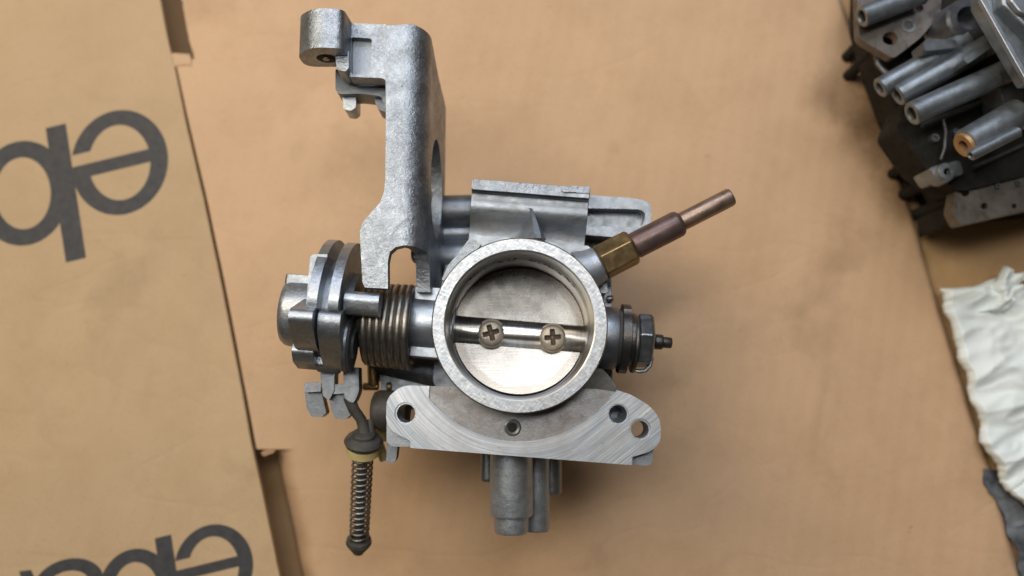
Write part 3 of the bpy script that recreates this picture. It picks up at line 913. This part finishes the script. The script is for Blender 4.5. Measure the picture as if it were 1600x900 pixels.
# rounded channel boss to the right of the block
bm = BM()
prism(bm, rnd([(905, 304), (990, 309, 10), (1019, 316, 16), (1016, 362, 22), (990, 373, 10), (905, 366)]), 60, 40,
      holes=[rnd([(908, 325), (1000, 327, 8), (1009, 333, 6), (1005, 352, 6), (992, 355, 8), (908, 352)])])
obj("channel_boss", bm, M['cast'], carb, bevel=1.8, segs=4)
bm = BM(); prism(bm, [(905, 320), (1008, 324), (1006, 358), (905, 355)], 54.5, 42)
obj("channel_floor", bm, M['cast'], carb, bevel=.5)
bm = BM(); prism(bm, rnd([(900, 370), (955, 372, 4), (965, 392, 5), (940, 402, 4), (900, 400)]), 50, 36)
obj("gap_shade_fill", bm, M['black_steel'], carb, bevel=1)  # dark block filling the gap: the gap's shade is put into its colour
# left cylinders behind the bracket
bm = BM(); cyl(bm, W(662, 332, 44), W(760, 330, 44), pr(710, 330, 44, 26), n=48, ch=2)
obj("side_cylinder", bm, M['cast_dark'], carb)
bm = BM(); cyl(bm, W(640, 368, 42), W(760, 364, 42), pr(710, 365, 44, 17), n=40, ch=1)
obj("side_cylinder", bm, M['cast'], carb)
bm = BM(); cyl(bm, W(684, 404, 44), W(760, 400, 44), pr(710, 402, 44, 27), n=40, ch=2)
obj("side_cylinder", bm, M['cast'], carb)

bm = BM(); prism(bm, rnd([(676, 316, 5), (760, 306), (760, 430), (690, 436, 6), (674, 420, 5)]), 34, 15)
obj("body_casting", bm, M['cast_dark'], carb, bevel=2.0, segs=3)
# --- brass vent fitting
hF = 72.0
f0 = W(925, 418, hF); f1 = W(1143, 307, hF + 3)
df = (f1 - f0).normalized(); LF = (f1 - f0).length
def tpx(px): return (px - 925) / (1143 - 925) * LF
r1 = pr(960, 400, hF, 28)
bm = BM(); lathe(bm, f0, df, [(tpx(915), r1 * .8), (tpx(931), r1 * .9), (tpx(939), r1 * .75)], 6, phase=.35)
bm.free()
bm = BM(); lathe(bm, f0, df, [(-3.6, r1 * 1.3), (-2.5, r1 * 1.25), (-0.5, r1 * 1.1), (tpx(936), r1 * 1.0), (tpx(939), r1 * .8), (tpx(942), r1 * .5)], 36)
obj("fitting_seat", bm, M['tube'], carb)
bm = BM()
lathe(bm, f0, df, [(tpx(938), r1 * .88), (tpx(940), r1 * 1.04), (tpx(986), r1 * 1.04), (tpx(990), r1 * .9)], 6, phase=.30)
hexo = obj("brass_fitting", bm, M['brass'], carb, bevel=.35)
r2 = pr(1030, 365, hF, 21); r3 = pr(1110, 322, hF, 14.5)
bm = BM(); lathe(bm, f0, df, [(tpx(984), r2 * .8), (tpx(992), r2 * .98), (tpx(995), r2), (tpx(1058), r2), (tpx(1062), r2 * .93), (tpx(1065), r2 * .75)], 44)
obj("brown_sleeve", bm, M['brown'], hexo, sharp=40)
bm = BM(); lathe(bm, f0, df, [(tpx(1062), r3 * .96), (tpx(1068), r3), (tpx(1140), r3), (tpx(1143), r3 * .9), (tpx(1143.5), r3 * .75), (tpx(1140), r3 * .6), (tpx(1130), r3 * .55)], 40)
obj("copper_tip", bm, M['copper'], hexo, sharp=40)

# --- right side: boss, seal, washer, nut, tip
def ax(px, h=HS + 8, py=530): return toA(px, py, h)
bm = BM(); cyl(bm, K(Ro - 3, 0, HS), K(ax(968), 0, HS), 9.8, n=48)
obj("shaft_boss", bm, M['cast'], carb)
bm = BM(); cyl(bm, K(ax(962), 0, HS), K(ax(975), 0, HS), 9.3, n=44, ch=1.2)
obj("rubber_seal", bm, M['rubber'], carb)
bm = BM()
pts = []
for i in range(60):
    a = 360 * i / 60; r = 10.2
    if 350 < a or a < 40: r = 11.0
    if 150 < a < 215: r = 10.8
    pts.append((r * math.cos(math.radians(a)), r * math.sin(math.radians(a))))
extr(bm, pts, ax(973), ax(986), ORG, V, Z, U)
ws = obj("lock_washer", bm, M['black_steel'], carb, bevel=1.0, segs=3)
bm = BM(); cyl(bm, K(ax(984), 0, HS), K(ax(999), 0, HS), 8.4, n=40, ch=.8)
cyl(bm, K(ax(994), -1.2, HS), K(ax(1000), -1.2, HS), 9.2, n=40, ch=.5)
obj("washer_cup", bm, M['black_steel'], ws)
bm = BM()
lathe(bm, K(ax(999), 0, HS), U, [(0, 8.2), (.6, 9.0), (ax(1020) - ax(999), 9.0), (ax(1025) - ax(999), 7.8)], 6, phase=math.radians(22))
nut = obj("hex_nut", bm, M['black_steel'], carb, bevel=.5)
t = metal("worn_nut_steel", .26, .34, .9, var=.3, stain=(.08, .07, .06)); nut.data.materials[0] = t
bm = BM(); cyl(bm, K(ax(1022, HS), 0, HS), K(ax(1050, HS), 0, HS), 1.75, n=20)
cyl(bm, K(ax(1022, HS), 0, HS), K(ax(1036, HS), 0, HS), 2.4, n=20)
obj("shaft_tip", bm, M['black_steel'], carb)
bm = BM()
sweep(bm, [K(ax(1000), -9.6 , HS + 1), K(ax(1008), -9.7, HS + 1), K(ax(1017), -9.3, HS + 1), K(ax(1024), -7.6, HS + 1), K(ax(1027), -5, HS + 1)], [.5, .7, .7, .7, .5], 10)
obj("tab_washer", bm, M['cast'], ws)

# --- mounting flange
HFz = 77.0
fo = rnd([(604, 622, 12), (628, 602, 14), (700, 604)] + [(812 + 127 * math.cos(math.radians(a)), 508 + 127 * math.sin(math.radians(a))) for a in range(131, 48, -5)] + [(935, 608), (985, 616, 8), (1016, 634, 16), (1032, 655, 14), (1033, 690, 12), (1016, 706, 8), (988, 714, 2), (988, 727), (641, 700), (641, 689, 2), (616, 676, 8), (603, 660, 10)])
def arcpx(r, a0, a1, n):   # circle round the bore axis, px at ring centre
    return [(812 + r * math.cos(math.radians(a0 + (a1 - a0) * i / n)), 507 + r * math.sin(math.radians(a0 + (a1 - a0) * i / n))) for i in range(n + 1)]
holeL = circ(634, 646, 17.5); holeR = circ(1000, 671, 17); holeM = circ(966, 647, 16)
# face layer with arc edge: machined part outside the 182 px arc
arc = arcpx(183, 141, 34, 44)
mf = [(604, 622, 12), (628, 602, 14), (671, 603)] + arc + [(985, 616, 8), (1016, 634, 16), (1032, 655, 14), (1033, 690, 12), (1016, 706, 8), (988, 714, 2), (988, 727), (641, 700), (641, 689, 2), (616, 676, 8), (603, 660, 10)]
bm = BM(); prism(bm, rnd(mf), HFz, HFz - 1.6, holes=[holeL, holeR, holeM])
c_me = [W(x, y, HFz) for x, y in rnd(mf)]
lo = Vector((min(p.x for p in c_me), min(p.y for p in c_me), 0)); hi = Vector((max(p.x for p in c_me), max(p.y for p in c_me), 0))
cc = (lo + hi) / 2
M['flange'] = machined("fly_cut_flange", .45, ((cc.x - C.x) * MM, (cc.y - C.y) * MM, 0))
flange = obj("mounting_flange", bm, M['flange'], carb, bevel=.22, segs=1)
# base of the flange, slightly recessed crescent
bm = BM(); prism(bm, fo, HFz - .7, HFz - 8, holes=[circ(634, 646, 15), circ(1000, 671, 13.5), circ(966, 647, 15)])
M['crescent'] = metal("flange_recess", .25, .48, .8, var=.12, speck=.35, tint=(.97, .98, 1.02), stain=(.20, .17, .16), pits=.5)
obj("flange_base", bm, M['crescent'], flange, bevel=.5)
for (x, y, r) in ((634, 646, 15), (1000, 671, 14.8), (966, 647, 14.6)):
    bm = BM(); R_ = pr(x, y, HFz, r)
    c0 = W(x, y, HFz)
    lathe(bm, Vector((c0.x, c0.y, 0)), Z, [(HFz - .6, R_ + 1.0), (HFz - .6, R_ - .1), (HFz - 9, R_ - .4), (HFz - 9, R_ + 1.0)], 40, closed=True)
    obj("screw_hole", bm, M['bright'], flange)
bm = BM(); R_ = pr(966, 647, HFz - 6, 15); c0 = W(966, 647, HFz - 5)
lathe(bm, Vector((c0.x, c0.y, HFz - 15.5)), Z, [(0, R_), (2.6, R_), (2.8, R_ * .6), (3.0, .3)], 32)
obj("hole_bottom", bm, M['cast'], flange)
bm = BM(); R_ = pr(801, 668, HFz, 13.5); c0 = W(801, 668, HFz - .5)
lathe(bm, Vector((c0.x, c0.y, HFz - .8)), Z, [(-1, R_ * .95), (.1, R_ * 1.0), (.55, R_ * .93), (.75, R_ * .8), (.35, R_ * .55), (-.8, R_ * .42), (-3, R_ * .40), (-3, R_ * .95)], 40, closed=True)
obj("vent_port", bm, M['bright'], flange)
bm = BM(); lathe(bm, Vector((c0.x, c0.y, HFz - .66)), Z, [(0, R_ * .52), (.12, R_ * .5)], 24)
obj("port_shade_disc", bm, M['black'], flange)  # black disc plugging the port, its depth shade put into the colour
# lower cast layer, showing at both corners
bm = BM(); prism(bm, rnd([(604, 622, 12), (628, 606)] + [(812 + 129 * math.cos(math.radians(a)), 509 + 129 * math.sin(math.radians(a))) for a in range(129, 50, -5)] + [(980, 622), (1024, 645, 12), (1020, 722, 4), (1012, 728, 3), (985, 725), (640, 698), (612, 698, 4), (604, 690, 3)]), HFz - 4.0, HFz - 15,
      holes=[circ(634, 646, 15.5), circ(1000, 671, 14.5), circ(966, 647, 14.5)])
obj("flange_foot", bm, M['cast'], carb, bevel=.9, segs=3)
bm = BM(); prism(bm, rnd([(605, 690, 2), (622, 690, 2), (619, 718, 5), (613, 724, 4), (603, 722, 4)]), 66, 61)
obj("cast_lug", bm, M['cast_dark'], carb, bevel=.9, segs=3)

# --- drain tubes hanging below the flange
def vt(name, x, y0, y1, rpx, h, mat, step=None, par=carb):
    bm = BM()
    A = W(x, y0, h); B = W(x + (0 if step is None else 0), y1, h)
    r = pr(x, (y0 + y1) / 2, h, rpx); L = (B - A).length
    if step:
        t = (W(x, step, h) - A).length
        prof = [(0, r * 1.0), (t - 1.0, r * 1.03), (t - .2, r * .97), (t, r * .84), (t + .5, r * .82), (L - 1.1, r * .80), (L - .3, r * .74), (L, r * .62)]
    else:
        prof = [(0, r), (L - 1.0, r * .98), (L - .3, r * .92), (L, r * .8)]
    lathe(bm, A, B - A, prof, 44)
    return obj(name, bm, mat, par, sharp=35)
vt("drain_tube", 799, 660, 834, 33, 60, M['tube'], step=807)
vt("drain_tube", 838, 650, 830, 21, 52, M['tube'])
vt("drain_tube", 861, 650, 772, 17, 48, M['cast'])
vt("drain_tube", 762, 650, 752, 11, 50, M['cast'])
bm = BM(); prism(bm, rnd([(750, 640), (880, 645), (874, 742, 4), (846, 742, 2), (846, 700), (760, 700)]), 46, 30)
obj("float_bowl_web", bm, M['cast_dark'], carb, bevel=1)

# ================================================================== second carburetor body (upper right)
second = thing("carburetor", "dark grey second casting with long hollow tubes, cut off by the upper right corner", "carburetor", W(1520, 140, 0) )
D = M['cast_dark']
M['second'] = metal("oily_casting", .19, .40, .8, var=.35, stain=(.05, .045, .04), gs=.3, tint=(.9, .98, 1.1))
M['plate2'] = metal('brown_grey_plate', .16, .45, .7, var=.3, tint=(1.1, 1, .92), stain=(.04, .035, .03))
M['second_l'] = metal("tube_casting", .30, .42, .8, var=.3, stain=(.10, .09, .08), gs=.3, tint=(.86, .98, 1.1))
def sp(name, poly, ht, hb, mat, holes=(), bev=1.0, par=second):
    bm = BM(); prism(bm, rnd(poly), ht, hb, holes=holes); return obj(name, bm, mat, par, bevel=bev, segs=2)
sp("base_block", [(1364, -80), (1360, 32, 8), (1375, 104, 8), (1402, 178, 8), (1440, 248, 8), (1470, 295, 5), (1496, 338, 5), (1700, 320), (1750, -80)], 14, -4.8, M['black'])
sp("middle_block", [(1354, -80), (1350, 25, 8), (1368, 90, 8), (1400, 172, 8), (1446, 244, 8), (1484, 312, 8), (1720, 255), (1750, -80)], 26, 12, M['black'])
sp("float_chamber", [(1400, 200, 10), (1420, 150, 10), (1560, 110), (1700, 100), (1700, 250), (1500, 300, 10), (1445, 262, 8)], 36, 20, M['black'], bev=2)
sp("side_plate", [(1338, -60), (1342, 58, 8), (1352, 66, 4), (1396, 92, 8), (1440, 58, 12), (1470, 20, 8), (1475, -60)], 44, 40, M['plate2'], holes=[circ(1391, 60, 12, ry=10), circ(1437, 12, 6)])
bm = BM(); c0 = W(1419, 40, 44); lathe(bm, Vector((c0.x, c0.y, 43.5)), Z, [(0, 2.6), (.8, 2.5), (.8, 1.7), (.5, 1.6), (.5, .2)], 28)
obj("round_mark", bm, M['second_l'], second)
def hollow(x0, y0, x1, y1, rpx, h, h2, mat=None, ri=.55, nm="hollow_tube"):
    bm = BM(); A = W(x0, y0, h); B = W(x1, y1, h2); r = pr(x0, y0, h, rpx)
    tubebore(bm, A, B, r, r * ri, 5)
    o = obj(nm, bm, mat or M['second_l'], second)
    bm = BM(); lathe(bm, A + (B - A).normalized() * 1.2, B - A, [(0, r * ri * .98), (.5, r * ri * .98)], 24)
    obj("bore_shade_disc", bm, M['black'], o)  # black disc inside the mouth: shade of the bore put into colour
    return o
hollow(1346, 26, 1440, -10, 17, 50, 50)
hollow(1374, 138, 1510, 62, 16, 46, 50)
hollow(1402, 150, 1545, 70, 17, 47, 52)
hollow(1424, 178, 1572, 112, 19, 52, 54)
bush = hollow(1509, 226, 1592, 178, 25, 56, 56)
bm = BM(); A = W(1505, 228, 56.3); B = W(1592, 178, 56); dd = (B - A).normalized(); r = pr(1505, 226, 56, 20)
lathe(bm, A, dd, [(0, r * .45), (-.1, r * .5), (-.1, r * .95), (.5, r), (3, r), (3, r * .45)], 32, closed=True)
obj("bronze_bush", bm, M['orange'], bush)
hollow(1516, 243, 1590, 206, 9, 61, 61, nm="vent_pin", ri=.4)
sp("cast_rib", [(1442, 66, 3), (1450, 60, 3), (1494, 62, 3), (1497, 74, 3), (1446, 80, 3)], 56, 48, M['second'])
sp("cast_rib", [(1505, 92, 4), (1545, 64, 4), (1552, 72, 4), (1512, 100, 4)], 60, 48, M['second_l'])
sp("throat_casting", [(1462, -60), (1452, 40, 8), (1500, 60, 8), (1545, 60, 8), (1570, 110, 8), (1700, 100), (1700, -60)], 42, 20, M['black'], bev=2)
bm = BM(); c0 = W(1512, 30, 52); lathe(bm, Vector((c0.x, c0.y, 40)), Z, [(0, 9), (12, 7.5), (13, 6.6), (13, 4.2), (8, 3.6), (8, .4)], 32)
obj("throat_boss", bm, M['second'], second)
sp("top_plate", [(1528, -60), (1532, 4, 3), (1606, 128), (1800, 128), (1800, -60)], 72, 66, M['second_l'], bev=.6)
sp("plate_rib", [(1531, -2), (1538, -4), (1612, 122), (1604, 128)], 73.4, 71.5, M['bright'], bev=.4)
sp("cover_step", [(1560, -60), (1566, 6, 4), (1620, 60), (1800, 60), (1800, -60)], 77, 71, M['second_l'], bev=1.5)
sp("white_gasket", [(1574, -60), (1578, 0, 4), (1592, 18, 4), (1618, 28), (1800, 20), (1800, -60)], 79, 76.8, M['bright'], bev=.8)
sp("lower_plate", [(1494, 292, 6), (1508, 262, 6), (1600, 218), (1730, 165), (1730, 300), (1500, 352, 4), (1488, 330, 5)], 34, 28, M['plate2'], holes=[circ(1576, 268, 6), circ(1538, 322, 5), circ(1585, 322, 4), circ(1490, 302, 6) if False else circ(1508, 300, 7)])
sp("dark_tail", [(1482, 318, 6), (1502, 314, 4), (1514, 340, 5), (1488, 352, 5)], 24, 0, M['black'])
bm = BM(); c0 = W(1480, 268, 44); lathe(bm, Vector((c0.x, c0.y, 30)), Z, [(7, 3.6), (13, 3.4), (14, 2.8), (14, 1.3), (12, 1.2), (12, .3)], 28)
prism(bm, rnd([(1452, 262, 6), (1500, 250, 6), (1506, 272, 6), (1466, 282, 6)]), 42, 30)
obj("hinge_boss", bm, M['second_l'], second, bevel=.6)
for (x, y, r) in ((1362, 50, 9), (1364, 82, 9), (1440, 246, 9), (1460, 280, 10), (1482, 312, 9)):
    bm = BM(); c0 = W(x, y, 22); lathe(bm, Vector((c0.x, c0.y, -3)), Z, [(0, pr(x, y, 20, r)), (25, pr(x, y, 20, r)), (27, pr(x, y, 20, r) * .7)], 20)
    obj("bolt_boss", bm, M['black'], second)
sp("cast_web", [(1562, 126, 5), (1580, 112, 5), (1600, 120), (1600, 165), (1570, 172, 8)], 52, 40, M['second'])

for pts_, r_, h_, mt_ in (([(1473, 182), (1478, 205), (1476, 232), (1470, 250)], .55, 40, 'second'), ([(1400, 205), (1425, 238), (1448, 262)], 1.1, 30, 'cast_dark'),
        ([(1440, 196), (1500, 172), (1560, 150)], 1.0, 40, 'cast_dark'), ([(1520, 262), (1560, 244), (1600, 226)], .8, 38, 'second'), ([(1390, 120), (1372, 100), (1366, 70)], 1.0, 34, 'cast_dark'),
        ([(1530, 130), (1556, 160), (1560, 176)], .9, 44, 'second')):
    bm = BM(); sweep(bm, [W(x, y, h_) for x, y in pts_], r_, 10)
    obj("cast_rib", bm, M[mt_], second)
for (x, y, r, h) in ((1462, 215, 8, 38), (1495, 205, 6, 38), (1430, 225, 6, 34), (1540, 205, 7, 40), (1560, 290, 5, 35), (1592, 286, 5, 35)):
    bm = BM(); c0 = W(x, y, h); R_ = pr(x, y, h, r); lathe(bm, Vector((c0.x, c0.y, h - 8)), Z, [(0, R_), (7.4, R_), (8, R_ * .8), (8, R_ * .4), (7, R_ * .35), (7, .1)], 20)
    obj("bolt_boss", bm, D, second)
# ================================================================== white rag and dark cloth (lower right)
def cloth(name, left_pts, right_px, top_fn, h0, amp, freq, mat, label, cat, seed, nx=110, ny=150, right_drop=0):
    bm = BM()
    def lf(t):
        k = t * (len(left_pts) - 1); i = min(int(k), len(left_pts) - 2); f = k - i
        return (left_pts[i][0] + (left_pts[i + 1][0] - left_pts[i][0]) * f, left_pts[i][1] + (left_pts[i + 1][1] - left_pts[i][1]) * f)
    def rf(t):
        k = t * (len(right_px) - 1); i = min(int(k), len(right_px) - 2); f = k - i
        return (right_px[i][0] + (right_px[i + 1][0] - right_px[i][0]) * f, right_px[i][1] + (right_px[i + 1][1] - right_px[i][1]) * f)
    rows = []
    for j in range(ny + 1):
        t = j / ny
        a = lf(t); b = rf(t); row = []
        for i in range(nx + 1):
            u = i / nx
            x = a[0] + (b[0] - a[0]) * u; y = a[1] + (b[1] - a[1]) * u + top_fn(u) * (1 - t) ** 3
            p = W(x, y, 0)
            q = Vector((p.x * freq * .45 + p.y * freq * .35, p.y * freq - p.x * freq * .6, seed))
            dq = noise.noise_vector(q * .6) * .9
            n1 = noise.noise(q + dq); n2 = noise.noise((q + dq) * 2.3); n3 = 1 - 2 * abs(noise.noise(q * 4.5 + dq * 2))
            z = h0 + amp * (1 - abs(n1) * 2.2) * .8 + amp * .45 * (1 - abs(n2) * 2) + amp * .16 * n3
            e = min(1, min(u * nx / 2.5, t * ny / 3, (1 - t) * ny / 3))
            z = (h0 - .5 * amp) * (1 - e) * .4 + z * (e * .6 + .4)
            jag = max(0, 1 - u * 9) * (2.2 * noise.noise(Vector((p.y * .13, seed, 0))) + .5 * noise.noise(Vector((p.y * .7, seed, 4))) - 1.2)
            row.append(bm.verts.new((p.x + .6 * n2 + jag, p.y + .6 * n3, max(z, h0 * .2))))
        rows.append(row)
    for a, b in zip(rows, rows[1:]):
        for i in range(nx): bm.faces.new((a[i], b[i], b[i + 1], a[i + 1]))
    bmesh.ops.recalc_face_normals(bm, faces=bm.faces)
    if sum(f.normal.z for f in bm.faces) < 0: bmesh.ops.reverse_faces(bm, faces=bm.faces)
    o = obj(name, bm, mat, recalc=False, solid=.6, sharp=180)
    o['label'] = label; o['category'] = cat
    return o
lp = [(1465, 452), (1470, 480), (1484, 520), (1496, 560), (1508, 600), (1520, 640), (1530, 690), (1545, 720), (1562, 752), (1580, 775), (1604, 800)]
rp = [(1740, 470), (1740, 560), (1740, 650), (1740, 760), (1740, 850)]
cloth("white_rag", lp, rp, lambda u: -22 * math.exp(-((u - .34) / .14) ** 2) + 30 * math.exp(-((u - .62) / .12) ** 2), 3.6, 3.8, .050, M['rag'],
      "crumpled white shop rag with dark smudges at the right edge", "rag", 3.3)
# the rag's raised upper corner
lp = [(1535, 448), (1540, 458), (1548, 470), (1544, 482), (1520, 492)]
rp = [(1592, 427), (1588, 434), (1572, 452), (1562, 470), (1556, 492)]
corner_m = cloth("rag_corner", lp, rp, lambda u: -20 * math.exp(-((u - .35) / .2) ** 2) , 7, 3.0, .09, M['rag'], "x", "x", 8.1, nx=40, ny=40)
ragmain = bpy.data.objects["white_rag"]
corner_m.parent = ragmain; corner_m.location = corner_m.location - ragmain.location
del corner_m['label']; del corner_m['category']
lp = [(1540, 735), (1556, 770), (1572, 800), (1585, 840), (1600, 880), (1610, 940)]
rp = [(1740, 735), (1740, 770), (1740, 800), (1740, 840), (1740, 880), (1740, 960)]
cloth("dark_cloth", lp, rp, lambda u: 0, -3.4, 3.0, .07, M['greycloth'], "dark grey mottled cloth below the white rag at the lower right edge", "cloth", 6.2, nx=70, ny=80)
